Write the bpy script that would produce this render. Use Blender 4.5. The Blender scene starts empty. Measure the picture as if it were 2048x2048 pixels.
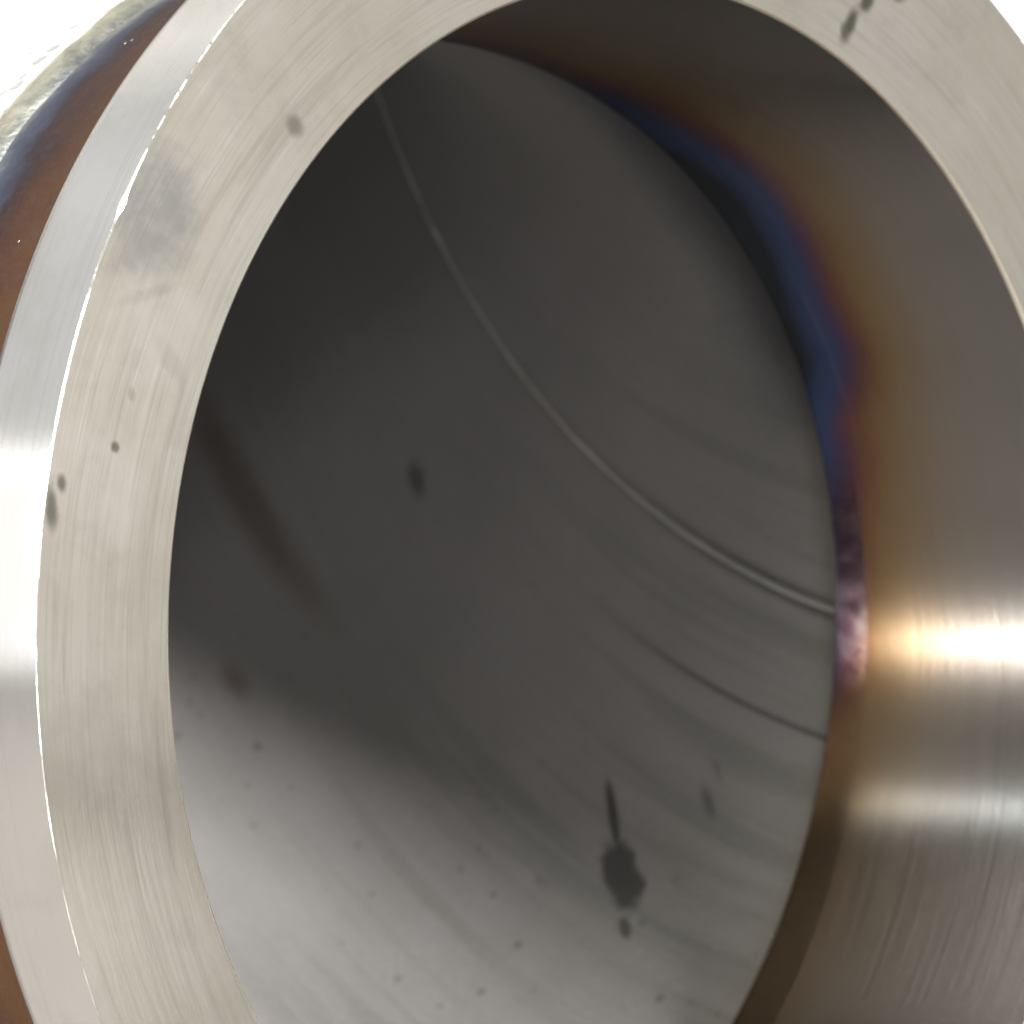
import bpy, math, random
from mathutils import Matrix, Vector, noise

sc = bpy.context.scene
S = 0.05                                   # bore radius of the fitting in metres; meshes below are in bore radii

# ------------------------------------------------------------------ camera
CAM_H = 1.446 * S
cam_d = bpy.data.cameras.new('camera')
cam = bpy.data.objects.new('camera', cam_d)
sc.collection.objects.link(cam)
cam.location = (0, 0, CAM_H)
cam.rotation_euler = (math.radians(90), 0, 0)
cam_d.sensor_width = 36
cam_d.lens = 6000 / 2048 * 36
cam_d.clip_start = 0.005
cam_d.clip_end = 20
cam_d.dof.use_dof = True
cam_d.dof.focus_distance = 4.05 * S
cam_d.dof.aperture_fstop = 64
sc.camera = cam

# the frame of the fitting: X to the right across the face, Y up, Z out of the opening
AX = Vector((0.73332, 0.67988, 0.0))
AZ = Vector((0.67969, -0.73312, 0.02352)).normalized()
AY = AZ.cross(AX).normalized()
CEN = Vector((0.28949, 4.58069, -0.20804)) * S + Vector((0, 0, CAM_H))
FRAME = Matrix((AX.to_4d(), AY.to_4d(), AZ.to_4d(), (0, 0, 0, 1))).transposed()
for i in range(3):
    FRAME[3][i] = 0.0
    FRAME[i][3] = CEN[i]
def world_pt(x, y, z):
    return CEN + (AX * x + AY * y + AZ * z) * S
def world_dir(x, y, z):
    return (AX * x + AY * y + AZ * z).normalized()

# ------------------------------------------------------------------ world, lamps, exposure
wd = bpy.data.worlds.new('World')
sc.world = wd
wd.use_nodes = True
bg = wd.node_tree.nodes['Background']
bg.inputs['Color'].default_value = (1.0, 0.97, 0.92, 1)
bg.inputs['Strength'].default_value = 0.07

def lamp(name, loc, target, sx, sy, radiance, col=(1, 1, 1)):
    d = bpy.data.lights.new(name, 'AREA')
    d.shape = 'RECTANGLE'
    d.size, d.size_y = sx, sy
    d.energy = radiance * math.pi * sx * sy
    d.color = col
    o = bpy.data.objects.new(name, d)
    sc.collection.objects.link(o)
    o.location = loc
    o.rotation_euler = (Vector(target) - Vector(loc)).to_track_quat('-Z', 'Y').to_euler()
    return o

def at(az, el, dist):
    """a place round the fitting: az degrees from straight left towards the camera, el degrees up"""
    az, el = math.radians(az), math.radians(el)
    return CEN + Vector((-math.cos(el) * math.cos(az), -math.cos(el) * math.sin(az), math.sin(el))) * dist

# workshop lamp straight in front of the opening
lamp('key_lamp', CEN + world_dir(.175, .205, 1) * 0.9, CEN, .13, .13, 1150, (1, .96, .91))
# window to the left and the bright hall above it
lamp('window_lamp', at(-6, 5.5, .9), CEN, .5, .29, 1.25, (1, .99, .97))
lamp('hall_panel', at(-8, 45, .9), CEN, 1.0, 1.15, .55, (1, .99, .97))
lamp('strip_lamp', at(2, 41, .9), CEN, .40, .02, 30, (1, 1, 1))
# small lamps at the front left: the two streaks along the bore
lamp('tube_lamp', CEN + Vector((-.252, -.372, -.042)), CEN, .04, .013, 6000, (1, .97, .93))
lamp('small_cool_lamp', CEN + Vector((-.325, -.488, .228)), CEN, .03, .005, 11500, (.88, .97, 1))
lamp('far_lamp', at(96, 11, .7), CEN, .09, .06, 75, (1, .96, .93))
lamp('bench_lamp', at(82, 17, .7), CEN, .10, .10, 26, (1, .94, .88))
# warm side of the hall, far to the right: what the end face mirrors
lamp('right_panel', CEN + Vector((1.1, -.12, 0.0)), CEN, 1.5, 1.3, .78, (1, .965, .905))
lamp('ceiling_lamp', at(66, 46, .75), CEN, .45, .50, 17, (1, .95, .87))
# lamp washing the white backdrop
lamp('backdrop_lamp', (.5, .7, .95), (.5, 1.15, .25), .7, .25, 9, (1, 1, 1))

vs = sc.view_settings
vs.view_transform = 'Standard'
vs.look = 'None'
vs.exposure = 0
vs.gamma = 1
sc.cycles.max_bounces = 5
sc.cycles.glossy_bounces = 4
sc.cycles.diffuse_bounces = 3
sc.cycles.sample_clamp_indirect = 4
sc.cycles.use_adaptive_sampling = True
sc.cycles.adaptive_threshold = 0.04
sc.cycles.use_denoising = True

# ------------------------------------------------------------------ helpers: nodes
class N:
    def __init__(self, name):
        self.m = bpy.data.materials.new(name)
        self.m.use_nodes = True
        self.t = self.m.node_tree
        self.b = self.t.nodes['Principled BSDF']
    def n(self, kind, **kw):
        o = self.t.nodes.new(kind)
        for k, v in kw.items():
            setattr(o, k, v)
        return o
    def put(self, sock, v):
        if isinstance(v, bpy.types.NodeSocket):
            self.t.links.new(v, sock)
        elif v is not None:
            sock.default_value = v
    def math(self, op, a, b=None, c=None, clamp=False):
        o = self.n('ShaderNodeMath', operation=op, use_clamp=clamp)
        self.put(o.inputs[0], a)
        self.put(o.inputs[1], b)
        self.put(o.inputs[2], c)
        return o.outputs[0]
    def comb(self, x, y, z):
        o = self.n('ShaderNodeCombineXYZ')
        for i, v in enumerate((x, y, z)):
            self.put(o.inputs[i], v)
        return o.outputs[0]
    def sep(self, v):
        o = self.n('ShaderNodeSeparateXYZ')
        self.put(o.inputs[0], v)
        return o.outputs
    def obj(self):
        return self.n('ShaderNodeTexCoord').outputs['Object']
    def uv(self):
        return self.n('ShaderNodeTexCoord').outputs['UV']
    def scale(self, v, s):
        o = self.n('ShaderNodeVectorMath', operation='MULTIPLY')
        self.put(o.inputs[0], v)
        o.inputs[1].default_value = s
        return o.outputs[0]
    def noise(self, v, scale=1.0, detail=3, rough=.55, dist=0.0):
        o = self.n('ShaderNodeTexNoise')
        self.put(o.inputs['Vector'], v)
        o.inputs['Scale'].default_value = scale
        o.inputs['Detail'].default_value = detail
        o.inputs['Roughness'].default_value = rough
        o.inputs['Distortion'].default_value = dist
        return o.outputs['Fac']
    def ramp(self, f, pts, interp='LINEAR'):
        o = self.n('ShaderNodeValToRGB')
        o.color_ramp.interpolation = interp
        e = o.color_ramp.elements
        while len(e) < len(pts):
            e.new(0.5)
        for q, (p, c) in zip(e, pts):
            q.position = p
            q.color = (c, c, c, 1) if isinstance(c, (int, float)) else (*c, 1)
        self.put(o.inputs[0], f)
        return o.outputs[0]
    def step(self, f, a, b, lo=0.0, hi=1.0):
        o = self.n('ShaderNodeMapRange', interpolation_type='SMOOTHSTEP')
        self.put(o.inputs[0], f)
        for i, v in enumerate((a, b, lo, hi)):
            o.inputs[i + 1].default_value = v
        return o.outputs[0]
    def mix(self, f, a, b, mode='MIX'):
        o = self.n('ShaderNodeMix', data_type='RGBA', blend_type=mode)
        self.put(o.inputs[0], f)
        for s, v in ((o.inputs[6], a), (o.inputs[7], b)):
            if isinstance(v, tuple) and len(v) == 3:
                v = (*v, 1)
            self.put(s, v)
        return o.outputs[2]
    def bump(self, h, strength, dist):
        o = self.n('ShaderNodeBump')
        o.inputs['Strength'].default_value = strength
        o.inputs['Distance'].default_value = dist * S
        self.put(o.inputs['Height'], h)
        self.put(self.b.inputs['Normal'], o.outputs[0])
    def polar(self):
        """direction round the axis, radius and depth behind the face, in bore radii"""
        x, y, z = self.sep(self.obj())
        r = self.math('SQRT', self.math('ADD', self.math('MULTIPLY', x, x), self.math('MULTIPLY', y, y)))
        cx, cy = self.math('DIVIDE', x, r), self.math('DIVIDE', y, r)
        return cx, cy, r, self.math('MULTIPLY', z, -1.0)
    def spot(self, uv, x, y, rx, ry, ang=0.0, soft=.5, wob=None, amp=.4):
        """soft elliptical stain round (x, y) in the first two coordinates of uv"""
        mp = self.n('ShaderNodeMapping', vector_type='TEXTURE')
        self.put(mp.inputs['Vector'], uv)
        mp.inputs['Location'].default_value = (x, y, 0)
        mp.inputs['Rotation'].default_value = (0, 0, ang)
        mp.inputs['Scale'].default_value = (rx, ry, 1e6)
        ln = self.n('ShaderNodeVectorMath', operation='LENGTH')
        self.put(ln.inputs[0], mp.outputs[0])
        d = ln.outputs['Value']
        if wob is not None:
            d = self.math('ADD', d, self.math('MULTIPLY', self.math('SUBTRACT', wob, .5), amp * 2))
        return self.step(d, 1 - soft, 1 + soft, 1.0, 0.0)
    def metal(self, col, rough, aniso=0.0, rot=.25, metallic=1.0):
        self.put(self.b.inputs['Base Color'], (*col, 1) if isinstance(col, tuple) else col)
        self.put(self.b.inputs['Roughness'], rough)
        self.b.inputs['Metallic'].default_value = metallic
        if aniso:
            self.b.inputs['Anisotropic'].default_value = aniso
            self.b.inputs['Anisotropic Rotation'].default_value = rot
            tg = self.n('ShaderNodeTangent', direction_type='RADIAL', axis='Z')
            self.put(self.b.inputs['Tangent'], tg.outputs[0])

# ------------------------------------------------------------------ materials
def mat_face():
    k = N('lathe_turned_face')
    cx, cy, r, z = k.polar()
    o = k.obj()
    turn = k.noise(k.comb(k.math('MULTIPLY', cx, 2.2), k.math('MULTIPLY', cy, 2.2), k.math('MULTIPLY', r, 38)), 1, 5, .62)
    fine = k.noise(k.comb(k.math('MULTIPLY', cx, 5), k.math('MULTIPLY', cy, 5), k.math('MULTIPLY', r, 210)), 1, 3, .6)
    cloud = k.noise(o, 3.2, 4, .6)
    grain = k.noise(o, 60, 3, .6)
    col = k.ramp(cloud, [(.3, (.475, .46, .405)), (.5, (.50, .48, .435)), (.7, (.51, .485, .46))])
    col = k.mix(k.step(turn, .47, .30, 0, .50), col, (.36, .325, .285))
    col = k.mix(k.step(turn, .56, .72, 0, .30), col, (.64, .61, .57))
    col = k.mix(k.step(fine, .52, .32, 0, .30), col, (.36, .34, .305))
    col = k.mix(k.step(grain, .60, .78, 0, .22), col, (.36, .345, .31))
    blot = k.noise(o, 7, 5, .68)
    col = k.mix(k.step(blot, .50, .34, 0, .26), col, (.36, .345, .315))
    col = k.mix(k.step(blot, .56, .70, 0, .18), col, (.50, .435, .40))
    wob = k.noise(o, 14, 4, .65)
    # grey rubbed patch, dot, felt-pen like marks
    patch = k.spot(o, -1.015, .594, .085, .066, math.radians(62), .45, wob, .55)
    col = k.mix(k.math('MULTIPLY', patch, k.step(k.noise(o, 22, 4, .6), .25, .6, .35, .8)), col, (.30, .30, .30))
    for (px, py, rx, ry, an, st) in ((-.78, .732, .013, .013, 0, .55), (-1.083, .291, .006, .006, 0, .8),
                                     (-1.056, .36, .005, .009, 0, .25), (.374, 1.0, .012, .034, -.6, .95),
                                     (.414, 1.037, .012, .026, -.9, .95), (.354, .985, .006, .01, 0, .6),
                                     (.495, 1.06, .02, .012, 0, .7), (-1.182, .216, .010, .03, 0, .8),
                                     (-1.166, .243, .008, .012, 0, .8), (-1.03, .49, .05, .008, .3, .14),
                                     (-.996, .41, .012, .035, .6, .12)):
        s = k.spot(o, px, py, rx, ry, an, .55, wob, .8)
        col = k.mix(k.math('MULTIPLY', s, st), col, (.10, .10, .085))
    k.metal(col, k.math('ADD', .09, k.math('MULTIPLY', cloud, .07)), 0)
    k.b.inputs['Metallic'].default_value = 1.0
    k.bump(k.math('ADD', k.math('MULTIPLY', turn, .6), k.math('MULTIPLY', fine, .3)), .05, .006)
    return k.m

def mat_band():
    k = N('polished_outer_band')
    cx, cy, r, z = k.polar()
    o = k.obj()
    turn = k.noise(k.comb(k.math('MULTIPLY', cx, 1.5), k.math('MULTIPLY', cy, 1.5), k.math('MULTIPLY', z, 120)), 1, 4, .6)
    cloud = k.noise(o, 5, 4, .6)
    col = k.mix(k.step(cloud, .42, .66), (.86, .855, .84), (.77, .755, .735))
    col = k.mix(k.step(turn, .5, .3, 0, .25), col, (.6, .58, .56))
    col = k.mix(k.step(z, .150, .182, 0, .35), col, (.80, .62, .45))
    k.metal(col, k.math('ADD', .13, k.math('MULTIPLY', cloud, .10)), .5)
    k.bump(turn, .03, .004)
    return k.m

def heat_tint(k, cx, cy, z, turn):
    """heat tint of stainless steel: straw, brown, purple, blue towards the weld; hottest at the upper right, patchy"""
    o = k.obj()
    ang = k.math('DIVIDE', k.math('ADD', k.math('ARCTAN2', cy, cx), math.pi), 2 * math.pi)   # 0.5 on the right, 0.75 on top
    heat = k.ramp(ang, [(p, v / 1.25) for p, v in (
        (0.0, .74), (.36, .54), (.43, .57), (.462, .68), (.49, .80), (.53, .83), (.56, .94), (.59, 1.14), (.645, 1.22),
        (.685, 1.0), (.715, .82), (.80, .72), (1.0, .74))], 'EASE')
    heat = k.math('MULTIPLY', heat, 1.25)
    wave = k.noise(o, 2.6, 4, .6)
    patch = k.noise(o, 9, 4, .62)
    w = k.math('ADD', k.math('MULTIPLY', k.math('SUBTRACT', wave, .5), .14), k.math('MULTIPLY', k.math('SUBTRACT', patch, .5), .07))
    w = k.math('ADD', w, k.math('MULTIPLY', k.math('SUBTRACT', turn, .5), .05))
    zz = k.math('POWER', k.math('DIVIDE', z, .586, clamp=True), 1.0)
    t = k.math('ADD', k.math('MULTIPLY', zz, heat), k.math('MULTIPLY', w, zz), clamp=True)
    return k.ramp(t, [(0.0, (.31, .295, .275)), (.22, (.30, .275, .25)), (.42, (.285, .24, .195)), (.54, (.265, .195, .125)),
                      (.64, (.235, .15, .075)), (.70, (.19, .10, .055)), (.755, (.135, .06, .065)), (.81, (.075, .055, .11)),
                      (.86, (.045, .065, .15)), (.93, (.035, .055, .11)), (1.0, (.02, .024, .03))])

def mat_bore():
    k = N('turned_bore_with_heat_tint')
    cx, cy, r, z = k.polar()
    o = k.obj()
    turn = k.noise(k.comb(k.math('MULTIPLY', cx, 1.4), k.math('MULTIPLY', cy, 1.4), k.math('MULTIPLY', z, 150)), 1, 4, .65)
    wide = k.noise(k.comb(cx, cy, k.math('MULTIPLY', z, 3)), 1.6, 3, .55)
    col = heat_tint(k, cx, cy, z, turn)
    col = k.mix(k.step(turn, .5, .28, 0, .3), col, (.20, .19, .18), 'MIX')
    col = k.mix(k.step(wide, .5, .75, 0, .25), col, (.32, .285, .27))
    k.metal(col, k.math('ADD', .17, k.math('MULTIPLY', turn, .05)), 1.0)
    hair = k.noise(k.comb(k.math('MULTIPLY', cx, 9), k.math('MULTIPLY', cy, 9), k.math('MULTIPLY', z, 260)), 1, 3, .7)
    k.bump(k.math('ADD', turn, k.math('MULTIPLY', hair, .2)), .30, .004)
    return k.m

def mat_neck():
    k = N('oxidised_neck')
    o = k.obj()
    cx, cy, r, z = k.polar()
    cloud = k.noise(o, 7, 5, .62)
    grain = k.noise(o, 55, 4, .7)
    d = k.math('ADD', z, k.math('MULTIPLY', k.math('SUBTRACT', cloud, .5), .17))
    col = k.ramp(k.math('DIVIDE', k.math('SUBTRACT', d, .24), .25, clamp=True),
                 [(0, (.056, .025, .010)), (.30, (.042, .016, .008)), (.48, (.028, .011, .009)), (.60, (.018, .012, .018)),
                  (.72, (.03, .033, .055)), (.84, (.045, .055, .08)), (1, (.18, .18, .16))])
    col = k.mix(k.step(grain, .45, .75, 0, .5), col, (.035, .03, .03))
    k.metal(col, k.math('ADD', .36, k.math('MULTIPLY', grain, .25)))
    k.b.inputs['Metallic'].default_value = .85
    k.bump(grain, .12, .010)
    return k.m

def mat_bead():
    k = N('weld_bead')
    o = k.obj()
    cloud = k.noise(o, 9, 5, .62)
    grain = k.noise(o, 45, 4, .65)
    cx, cy, r, z = k.polar()
    col = k.ramp(cloud, [(.36, (.26, .26, .20)), (.46, (.48, .47, .38)), (.54, (.36, .36, .29)), (.64, (.54, .48, .40))])
    col = k.mix(k.step(k.math('ADD', z, k.math('MULTIPLY', grain, .05)), .54, .49, 0, .75), col, (.15, .17, .20))
    col = k.mix(k.step(grain, .5, .75, 0, .5), col, (.14, .14, .12))
    k.metal(col, k.math('ADD', .30, k.math('MULTIPLY', grain, .25)))
    k.bump(grain, .3, .010)
    return k.m

def mat_inner_weld():
    k = N('inner_weld_scale')
    o = k.obj()
    cx, cy, r, z = k.polar()
    cloud = k.noise(o, 16, 5, .65)
    grain = k.noise(o, 60, 4, .7)
    turn = k.noise(k.comb(k.math('MULTIPLY', cx, 1.4), k.math('MULTIPLY', cy, 1.4), k.math('MULTIPLY', z, 150)), 1, 4, .65)
    col = heat_tint(k, cx, cy, z, turn)
    scale = k.ramp(cloud, [(.34, (.018, .018, .032)), (.48, (.036, .027, .038)), (.60, (.07, .068, .075)), (.75, (.032, .022, .032))])
    here = k.math('MULTIPLY', k.step(cy, -.24, .06, 0, 1), k.step(cy, .40, .14, 0, 1))
    col = k.mix(k.math('MULTIPLY', here, .8), col, scale)
    col = k.mix(k.step(grain, .5, .75, 0, .4), col, (.05, .045, .05))
    k.metal(col, k.math('ADD', .17, k.math('MULTIPLY', k.math('MULTIPLY', grain, here), .35)), 1.0)
    hair = k.noise(k.comb(k.math('MULTIPLY', cx, 9), k.math('MULTIPLY', cy, 9), k.math('MULTIPLY', z, 260)), 1, 3, .7)
    k.bump(k.math('ADD', k.math('ADD', turn, k.math('MULTIPLY', hair, .2)), k.math('MULTIPLY', grain, k.math('MULTIPLY', here, .5))), .25, .004)
    return k.m

def mat_elbow_inside():
    k = N('pickled_elbow_inside')
    uv = k.uv()
    th, ps, _ = k.sep(uv)
    o = k.obj()
    flow = k.noise(k.comb(k.math('MULTIPLY', th, 1.2), k.math('MULTIPLY', k.math('SUBTRACT', ps, k.math('MULTIPLY', th, .42)), 13), 0.0), 1, 5, .6)
    flow2 = k.noise(k.comb(k.math('MULTIPLY', th, 2.0), k.math('MULTIPLY', k.math('SUBTRACT', ps, k.math('MULTIPLY', th, .42)), 42), 3.0), 1, 3, .6)
    cloud = k.noise(o, 3, 4, .6)
    grain = k.noise(o, 70, 3, .6)
    col = k.ramp(cloud, [(.3, (.122, .121, .120)), (.7, (.138, .1355, .137))])
    col = k.mix(k.math('MULTIPLY', k.step(flow, .54, .40, 0, .42), k.math('MULTIPLY', k.step(th, .65, .2, .1, 1), k.step(ps, 2.15, 1.75, .05, 1))), col, (.070, .074, .067))
    col = k.mix(k.step(flow2, .45, .30, 0, .14), col, (.075, .077, .072))
    col = k.mix(k.step(grain, .56, .78, 0, .35), col, (.075, .074, .073))
    col = k.mix(k.step(grain, .44, .28, 0, .25), col, (.18, .178, .175))
    # straw edge next to the weld
    col = k.mix(k.step(th, .07, .0, 0, .5), col, (.10, .088, .058))
    # dark oxide past the hottest stretch of the weld
    ox = k.math('MULTIPLY', k.step(k.math('ADD', th, k.math('MULTIPLY', k.math('SUBTRACT', cloud, .5), .10)), .17, .0, 0, 1), k.step(ps, 1.80, 2.15, 0, .85))
    col = k.mix(ox, col, (.022, .026, .036))
    # pits
    v = k.n('ShaderNodeTexVoronoi')
    k.put(v.inputs['Vector'], o)
    v.inputs['Scale'].default_value = 22
    v.inputs['Randomness'].default_value = 1
    szs = k.sep(v.outputs['Color'])
    size = k.math('MULTIPLY', k.math('POWER', szs[0], 3), .26)
    pit = k.step(k.math('SUBTRACT', v.outputs['Distance'], size), -.05, .05, 1, 0)
    col = k.mix(k.math('MULTIPLY', pit, k.step(ps, 1.30, .75, 0, .55)), col, (.03, .029, .029))
    wob = k.noise(o, 13, 4, .65)
    for (a, b, ra, rb, an, st, soft, amp) in (
            (.650, 1.476, .016, .028, -.36, .7, .5, .9),          # small oval spot
            (.200, 1.035, .022, .062, -.36, .82, .22, .8),         # big dark stain
            (.238, 1.135, .006, .060, -.36, .85, .35, .3),           # its tail
            (.168, .935, .006, .020, -.36, .7, .4, .4),
            (.145, 1.216, .007, .028, -.36, .55, .6, .4),
            (.145, 1.276, .004, .02, -.36, .35, .6, .4),
            (.654, .874, .018, .022, 0, .6, .8, .5),
            (.80, 1.125, .13, .042, .10, .60, .7, .4)):
        s = k.spot(uv, a, b, ra, rb, an, soft, wob, amp)
        c = (.018, .018, .017) if soft < .65 else (.052, .038, .031)
        col = k.mix(k.math('MULTIPLY', s, st), col, c)
    # drag line under the seam
    q = k.math('ABSOLUTE', k.math('SUBTRACT', k.math('SUBTRACT', ps, k.math('MULTIPLY', th, .4132)), 1.3543))
    ln = k.math('MULTIPLY', k.step(q, .002, .009, 1, 0), k.step(th, .42, .16, 0, .75))
    col = k.mix(ln, col, (.03, .03, .028))
    q = k.math('ABSOLUTE', k.math('SUBTRACT', k.math('SUBTRACT', ps, k.math('MULTIPLY', th, .48)), 1.585))
    col = k.mix(k.math('MULTIPLY', k.step(q, .010, .028, .75, 0), k.step(th, .08, .45, 1, .25)), col, (.035, .036, .031))
    k.metal(col, k.math('ADD', .46, k.math('MULTIPLY', cloud, .12)))
    k.b.inputs['Metallic'].default_value = 0.0
    k.b.inputs['Specular IOR Level'].default_value = .25
    k.bump(k.math('ADD', grain, k.math('MULTIPLY', flow2, .4)), .16, .010)
    return k.m

def mat_seam():
    k = N('seam_bead')
    g = k.noise(k.obj(), 40, 3, .6)
    k.metal(k.mix(g, (.42, .415, .41), (.54, .535, .53)), .5)
    k.bump(g, .4, .01)
    return k.m

def mat_elbow_outside():
    k = N('blasted_elbow_outside')
    o = k.obj()
    cloud = k.noise(o, 8, 5, .65)
    v = k.n('ShaderNodeTexVoronoi')
    k.put(v.inputs['Vector'], o)
    v.inputs['Scale'].default_value = 34
    sz = k.sep(v.outputs['Color'])
    pit = k.step(k.math('SUBTRACT', v.outputs['Distance'], k.math('MULTIPLY', sz[0], .55)), -.1, .1, 1, 0)
    th, ps, _ = k.sep(k.uv())
    near = k.step(k.math('ADD', th, k.math('MULTIPLY', k.math('SUBTRACT', cloud, .5), .12)), .22, .03, 0, 1)
    col = k.mix(cloud, (.26, .26, .256), (.34, .34, .336))
    col = k.mix(k.step(k.math('ADD', th, k.math('MULTIPLY', cloud, .1)), .36, .48), col, (.055, .054, .052))
    col = k.mix(k.math('MULTIPLY', k.math('MULTIPLY', pit, near), .7), col, (.05, .052, .047))
    col = k.mix(k.step(k.math('ADD', th, k.math('MULTIPLY', k.math('SUBTRACT', cloud, .5), .03)), .035, .012, 0, .95), col, (.10, .10, .085))
    k.metal(col, .5)
    k.b.inputs['Metallic'].default_value = .15
    k.bump(k.math('SUBTRACT', cloud, k.math('MULTIPLY', pit, .4)), .5, .02)
    return k.m

def mat_edge():
    k = N('bright_broken_edge')
    g = k.noise(k.obj(), 12, 5, .75)
    k.metal(k.mix(k.step(g, .58, .42), (.08, .078, .075), (.50, .50, .49)), k.math('ADD', .34, k.math('MULTIPLY', g, .3)))
    k.bump(g, .12, .01)
    return k.m

def mat_inner_edge():
    k = N('deburred_inner_edge')
    g = k.noise(k.obj(), 20, 4, .7)
    k.metal(k.mix(g, (.40, .34, .26), (.56, .52, .45)), .35)
    return k.m

def mat_sheet():
    k = N('white_paper_sheet')
    g = k.noise(k.obj(), 40, 4, .6)
    k.put(k.b.inputs['Base Color'], k.mix(g, (.86, .86, .86), (.9, .9, .9)))
    k.b.inputs['Roughness'].default_value = .8
    k.b.inputs['Specular IOR Level'].default_value = .2
    return k.m

def mat_card():
    k = N('buff_card')
    g = k.noise(k.obj(), 60, 4, .6)
    k.put(k.b.inputs['Base Color'], k.mix(g, (.105, .097, .09), (.135, .125, .117)))
    k.b.inputs['Roughness'].default_value = .8
    return k.m

def mat_bench():
    k = N('dull_bench_steel')
    o = k.obj()
    g = k.noise(o, 9, 5, .65)
    k.put(k.b.inputs['Base Color'], k.mix(g, (.028, .0275, .0265), (.05, .049, .047)))
    k.put(k.b.inputs['Roughness'], k.math('ADD', .7, k.math('MULTIPLY', g, .2)))
    k.b.inputs['Specular IOR Level'].default_value = .2
    return k.m

def mat_spatter():
    k = N('bright_spatter')
    k.metal((.85, .84, .82), .25)
    return k.m

# ------------------------------------------------------------------ helpers: meshes
def link(name, verts, faces, mat, parent=None, uvs=None, smooth=True):
    me = bpy.data.meshes.new(name)
    me.from_pydata(verts, [], faces)
    if uvs is not None:
        lay = me.uv_layers.new(name='UVMap')
        flat = []
        for lp in me.loops:
            flat.extend(uvs[lp.vertex_index])
        lay.data.foreach_set('uv', flat)
    if smooth:
        me.polygons.foreach_set('use_smooth', [True] * len(me.polygons))
    me.materials.append(mat)
    me.update()
    o = bpy.data.objects.new(name, me)
    sc.collection.objects.link(o)
    if parent:
        o.parent = parent
    return o

def grid(nu, nv, fn, close_u=True, flip=False):
    """verts and faces of a strip: nu columns round, nv rows along; fn(i, j) -> point"""
    vv = [fn(i, j) for j in range(nv) for i in range(nu)]
    ff = []
    for j in range(nv - 1):
        for i in range(nu if close_u else nu - 1):
            a, b = j * nu + i, j * nu + (i + 1) % nu
            q = (a, b, b + nu, a + nu)
            ff.append(q[::-1] if flip else q)
    return vv, ff

SEG = 720
def lathe(name, rows, mat, parent, flip=False, jitter=None):
    """rows: (radius, depth, share of the outer offset); a surface of revolution about the bore axis"""
    def p(i, j):
        a = 2 * math.pi * i / SEG
        r, d, cx = rows[j]
        if jitter:
            dr, dz = jitter(a, j)
            r += dr
            d += dz
        return (.0516 * cx + r * math.cos(a), .0281 * cx + r * math.sin(a), -d)
    v, f = grid(SEG, len(rows), p, True, flip)
    return link(name, v, f, mat, parent)

def lin(a, b, n):
    return [a + (b - a) * i / (n - 1) for i in range(n)]

# ------------------------------------------------------------------ the bench and the white sheet hung behind it
xs, ys = lin(-1.6, 2.0, 9), lin(-1.4, 1.2, 7)
bv, bf = grid(len(xs), len(ys), lambda i, j: (xs[i], ys[j], 0), False)
bench = link('bench_top', bv, bf, mat_bench())
bench['kind'] = 'structure'
bench['label'] = 'dull dark steel bench top under the pipe'
sv, sf = grid(len(xs), 13, lambda i, j: (.45 + .31 * xs[i], 1.0 + .012 * math.sin(xs[i] * 4), .004 + 1.0 * j / 12), False)
pz, px_ = lin(-.12, -17, 6), lin(-16, 16, 9)
pv, pf = grid(len(px_), len(pz), lambda i, j: (*(CEN + (AX * px_[i] + Vector((AZ.x, AZ.y, 0)) * pz[j]) * S).xy, .0004), False, True)
paper = link('card_sheet', pv, pf, mat_card())
paper['kind'] = 'structure'
paper['label'] = 'buff card laid on the bench behind the end ring'
sheet = link('backdrop', sv, sf, mat_sheet())
sheet['kind'] = 'structure'
sheet['label'] = 'plain white paper sheet hung behind the pipe'

# ------------------------------------------------------------------ the fitting
R_OUT, OFF = 1.2592, 1.0                  # the outer turning is a little off the bore's centre
root = bpy.data.objects.new('pipe_elbow', None)
sc.collection.objects.link(root)
root.matrix_world = FRAME @ Matrix.Scale(S, 4)
root['label'] = 'stainless steel pipe elbow with thick turned end ring and blue-brown tinted weld'
root['category'] = 'pipe elbow'

def oval(a):
    """the bore is slightly out of round"""
    return -.00822 * math.cos(2 * a) - .02205 * math.sin(2 * a) - .00805 * math.cos(3 * a) - .00322 * math.sin(3 * a)
def warp(a, d):
    """the end of the bore was fitted by hand: its depth wanders round the joint"""
    return -.055 * math.sin(2 * a) * max(0.0, d / .586) ** 3

CH = 0.0020                                   # broken outer edge
def nick(a, j):
    s = noise.noise(Vector((math.cos(a) * 16, math.sin(a) * 16, 3.1))) + .35 * noise.noise(Vector((math.cos(a) * 40, math.sin(a) * 40, 7)))
    k = max(0.0, s - .62)
    m = min(1.0, max(0.0, (math.sin(a) + .14) / .30))      # the edge is only broken on its upper half
    m = CH * .85 * (1 - m * m * (3 - 2 * m))
    if j == 0:
        return (-.016 * k - .0006 * s + m, 0)
    if j == 2:
        return (0, .016 * k + .0006 * s - m)
    return (-.004 * k + m * .25, .003 * k - m * .25)

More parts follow.
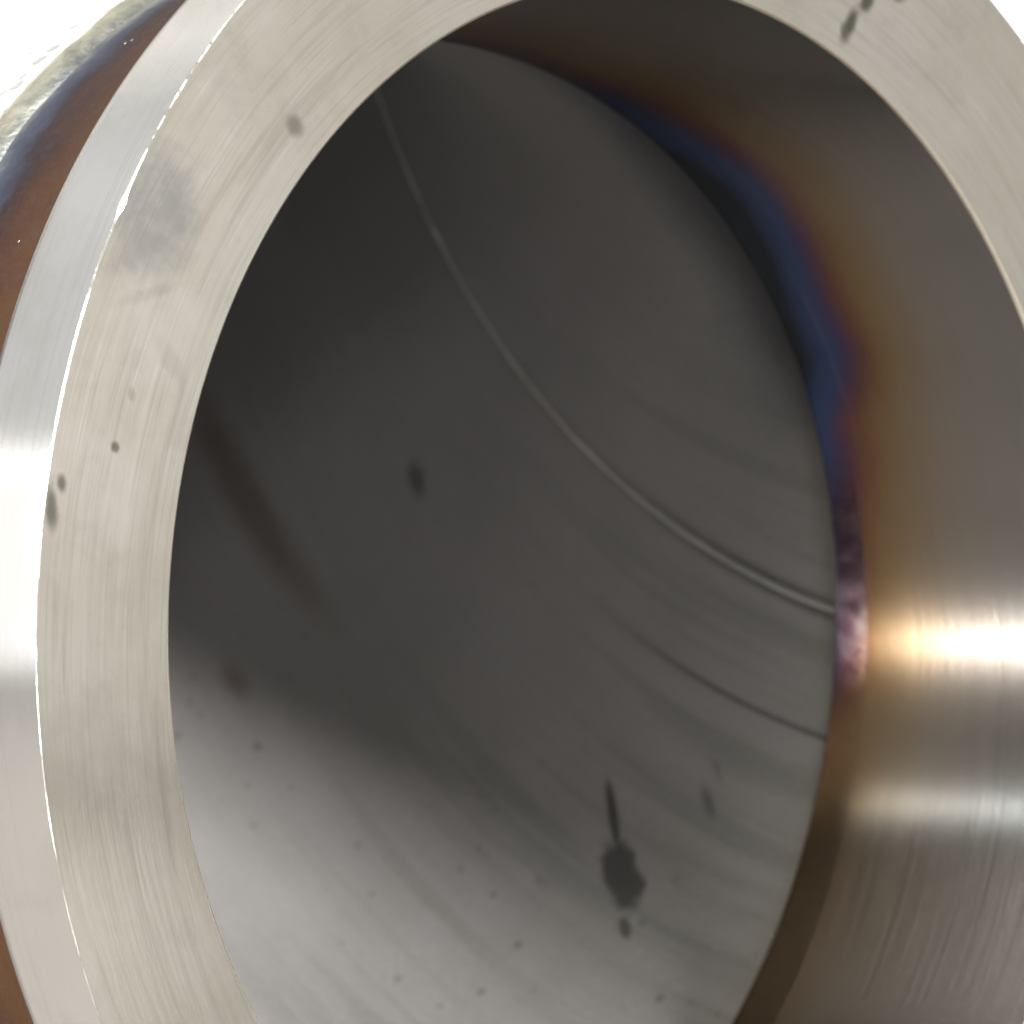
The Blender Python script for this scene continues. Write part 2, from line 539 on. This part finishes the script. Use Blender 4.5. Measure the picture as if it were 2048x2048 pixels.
# face: rows run from the bore edge to the outer edge
rows = []
for q in lin(0, 1, 24):
    rows.append((1.004 + (R_OUT - CH - 1.004) * q, 0.0, OFF * q))
face = lathe('end_face', rows, mat_face(), root,
             jitter=lambda a, j: nick(a, 0) if j == len(rows) - 1 else (oval(a) * (1 - j / 23), 0))
rim = lathe('outer_edge', [(R_OUT - CH, 0, OFF), (R_OUT - CH * .3, CH * .3, OFF), (R_OUT, CH, OFF)], mat_edge(), face, jitter=nick)
band_rows = [(R_OUT, CH, OFF)] + [(R_OUT, d, OFF) for d in lin(.02, .164, 12)] + [(R_OUT - .002, .168, OFF), (R_OUT - .008, .171, OFF)]
band = lathe('outer_band', band_rows, mat_band(), root, jitter=lambda a, j: nick(a, 2) if j == 0 else (0, 0))
iedge = lathe('inner_edge', [(1.004, 0.0, 0), (1.0015, .0015, 0), (1.0, .004, 0)], mat_inner_edge(), face, flip=True, jitter=lambda a, j: (oval(a), 0))
bd = [.004] + lin(.02, .509, 40)
bore = lathe('bore', [(1.0, d, 0) for d in bd], mat_bore(), root, flip=True, jitter=lambda a, j: (oval(a), warp(a, bd[j])))

# shoulder and neck behind the band
neck_rows = [(R_OUT - .008, .171, OFF), (1.215, .174, .5), (1.192, .18, .2)] + [(1.192 - .004 * q, .18 + .30 * q, .2 * (1 - q)) for q in lin(.05, 1, 20)]
neck = lathe('neck', neck_rows, mat_neck(), root)

# weld bead outside
def bead_j(a, j):
    t = j / 18
    env = math.sin(math.pi * t)
    c, s = math.cos(a), math.sin(a)
    rip = .5 + .5 * math.sin(a * 230 + 5 * (t - .5) ** 2 * 8)
    n1 = noise.noise(Vector((c * 9, s * 9, t * 2)))
    n2 = noise.noise(Vector((c * 30, s * 30, t * 5 + 4)))
    edge = .012 * noise.noise(Vector((c * 14, s * 14, 9)))
    return (env * (.0010 * rip + .006 * n1 + .003 * n2), edge * (1 - abs(2 * t - 1)) + (.014 * noise.noise(Vector((c * 11, s * 11, 20 + t)))) * (1 - t))
bead_rows = [(1.185 + .016 * math.sin(math.pi * t) ** .8 - .006 * t, .468 + .122 * t, 0) for t in lin(0, 1, 19)]
bead = lathe('weld_bead', bead_rows, mat_bead(), root, jitter=bead_j)

# root pass of the weld inside
def root_j(a, j):
    t = j / 14
    c, s = math.cos(a), math.sin(a)
    if t > .93:
        return (.02 if j == 14 else oval(a), warp(a, .587))
    env = math.sin(math.pi * min(1, t * 1.1))
    f = max(0.0, 1 - abs(s - .1) / .38) if c > 0 else 0.0
    f = .05 + .95 * f * f * (3 - 2 * f)
    env *= f
    return (oval(a) - .001 * env + env * (.0012 * noise.noise(Vector((c * 25, s * 25, t * 4))) + .0008 * noise.noise(Vector((c * 8, s * 8, 2)))),
            warp(a, .505 + .081 * t) + (1 - t) * .010 * noise.noise(Vector((c * 10, s * 10, 6))))
RB, RI, RO, D0 = 2.0, 1.05, 1.175, .5864
iw = [(1.0003, .505 + .081 * t, 0) for t in lin(0, 1, 13)] + [(1.012, .5875, 0), (1.05, .5885, 0)]
iweld = lathe('inner_weld', iw, mat_inner_weld(), root, flip=True, jitter=root_j)

# elbow: bends up, then runs straight
def elbow_pt(th, ps, a, over=0.0):
    """th: bend angle (radians), ps: round the tube, 0 on the outer curve, pi/2 on the right wall"""
    u = Vector((0, math.cos(th), math.sin(th)))
    c = Vector((0, RB * (1 - math.cos(th)), -(D0 + RB * math.sin(th))))
    if over > 0:
        c += Vector((0, 1, 0)) * over
    elif over < 0:
        c -= Vector((0, 0, 1)) * over
    return c - u * (a * math.cos(ps)) + Vector((1, 0, 0)) * (a * math.sin(ps))
def elbow_shell(name, a, mat, parent, flip):
    nps, nth = 360, 150
    ths = [(0.0, -.085), (0.0, -.04)] if a < 1.1 else []
    ths += [(math.radians(90) * j / (nth - 1), 0.0) for j in range(nth)] + [(math.radians(90), .1 * q) for q in range(1, 7)]
    pss = [-math.pi + 2 * math.pi * i / (nps - 1) for i in range(nps)]
    v, f = grid(nps, len(ths), lambda i, j: tuple(elbow_pt(ths[j][0], pss[i], a, ths[j][1])), False, flip)
    uvs = [(th + ov / RB, ps) for th, ov in ths for ps in pss]
    return link(name, v, f, mat, parent, uvs)
elbow = elbow_shell('elbow_tube', RO, mat_elbow_outside(), root, False)
liner = elbow_shell('inner_wall', RI, mat_elbow_inside(), elbow, True)

# the far end is blanked off, so the tube is dark inside
def cap_pt(i, j):
    a = 2 * math.pi * i / 96
    r = (RO + .01) * (1 - j / 6)
    return (r * math.cos(a), RB + .6 + .12 * math.sin(math.pi / 2 * j / 6), -(D0 + RB) + r * math.sin(a))
v, f = grid(96, 7, cap_pt)
cap = link('end_cap', v, f, elbow.data.materials[0], root)

# lengthwise seam of the elbow: a low ridge on the inner wall
def seam_pt(i, j):
    th = max(0.0, math.radians(92) * (j - 8) / 251)
    ov = min(0, j - 8) * .01
    ps = 1.5884 + .4519 * th + .0536 * th * th
    w = .0072 + .0016 * noise.noise(Vector((th * 9, 1, 0)))
    q = -1 + 2 * i / 8
    h = .0052 * (1 - q * q) * (1 + .6 * noise.noise(Vector((th * 26, 0, 5))))
    return tuple(elbow_pt(th, ps + q * w + .002 * noise.noise(Vector((th * 14, 3, q))), RI + .0008 - h, ov))
v, f = grid(9, 260, seam_pt, False, True)
seam = link('seam', v, f, mat_seam(), elbow)

# weld spatter on the neck
rnd = random.Random(4)
sv, sf = [], []
for q in range(110):
    a = rnd.uniform(math.radians(120), math.radians(250))
    d = rnd.uniform(.27, .47)
    r = rnd.choice((.0025, .003, .004, .006))
    R0 = 1.190
    c = Vector((R0 * math.cos(a) + .01, R0 * math.sin(a), -d))
    b = len(sv)
    up = Vector((math.cos(a), math.sin(a), 0))
    s1 = Vector((-math.sin(a), math.cos(a), 0))
    s2 = Vector((0, 0, 1))
    for ring, (h, rr) in enumerate(((0, 1), (.55, .8), (.9, .35))):
        for m in range(8):
            w = 2 * math.pi * m / 8
            sv.append(tuple(c + up * (h * r) + (s1 * math.cos(w) + s2 * math.sin(w)) * (rr * r)))
    for ring in range(2):
        for m in range(8):
            n_ = (m + 1) % 8
            sf.append((b + ring * 8 + m, b + ring * 8 + n_, b + ring * 8 + 8 + n_, b + ring * 8 + 8 + m))
    sf.append(tuple(b + 16 + m for m in range(8)))
spat = link('weld_spatter', sv, sf, mat_spatter(), neck)
spat['kind'] = 'stuff'
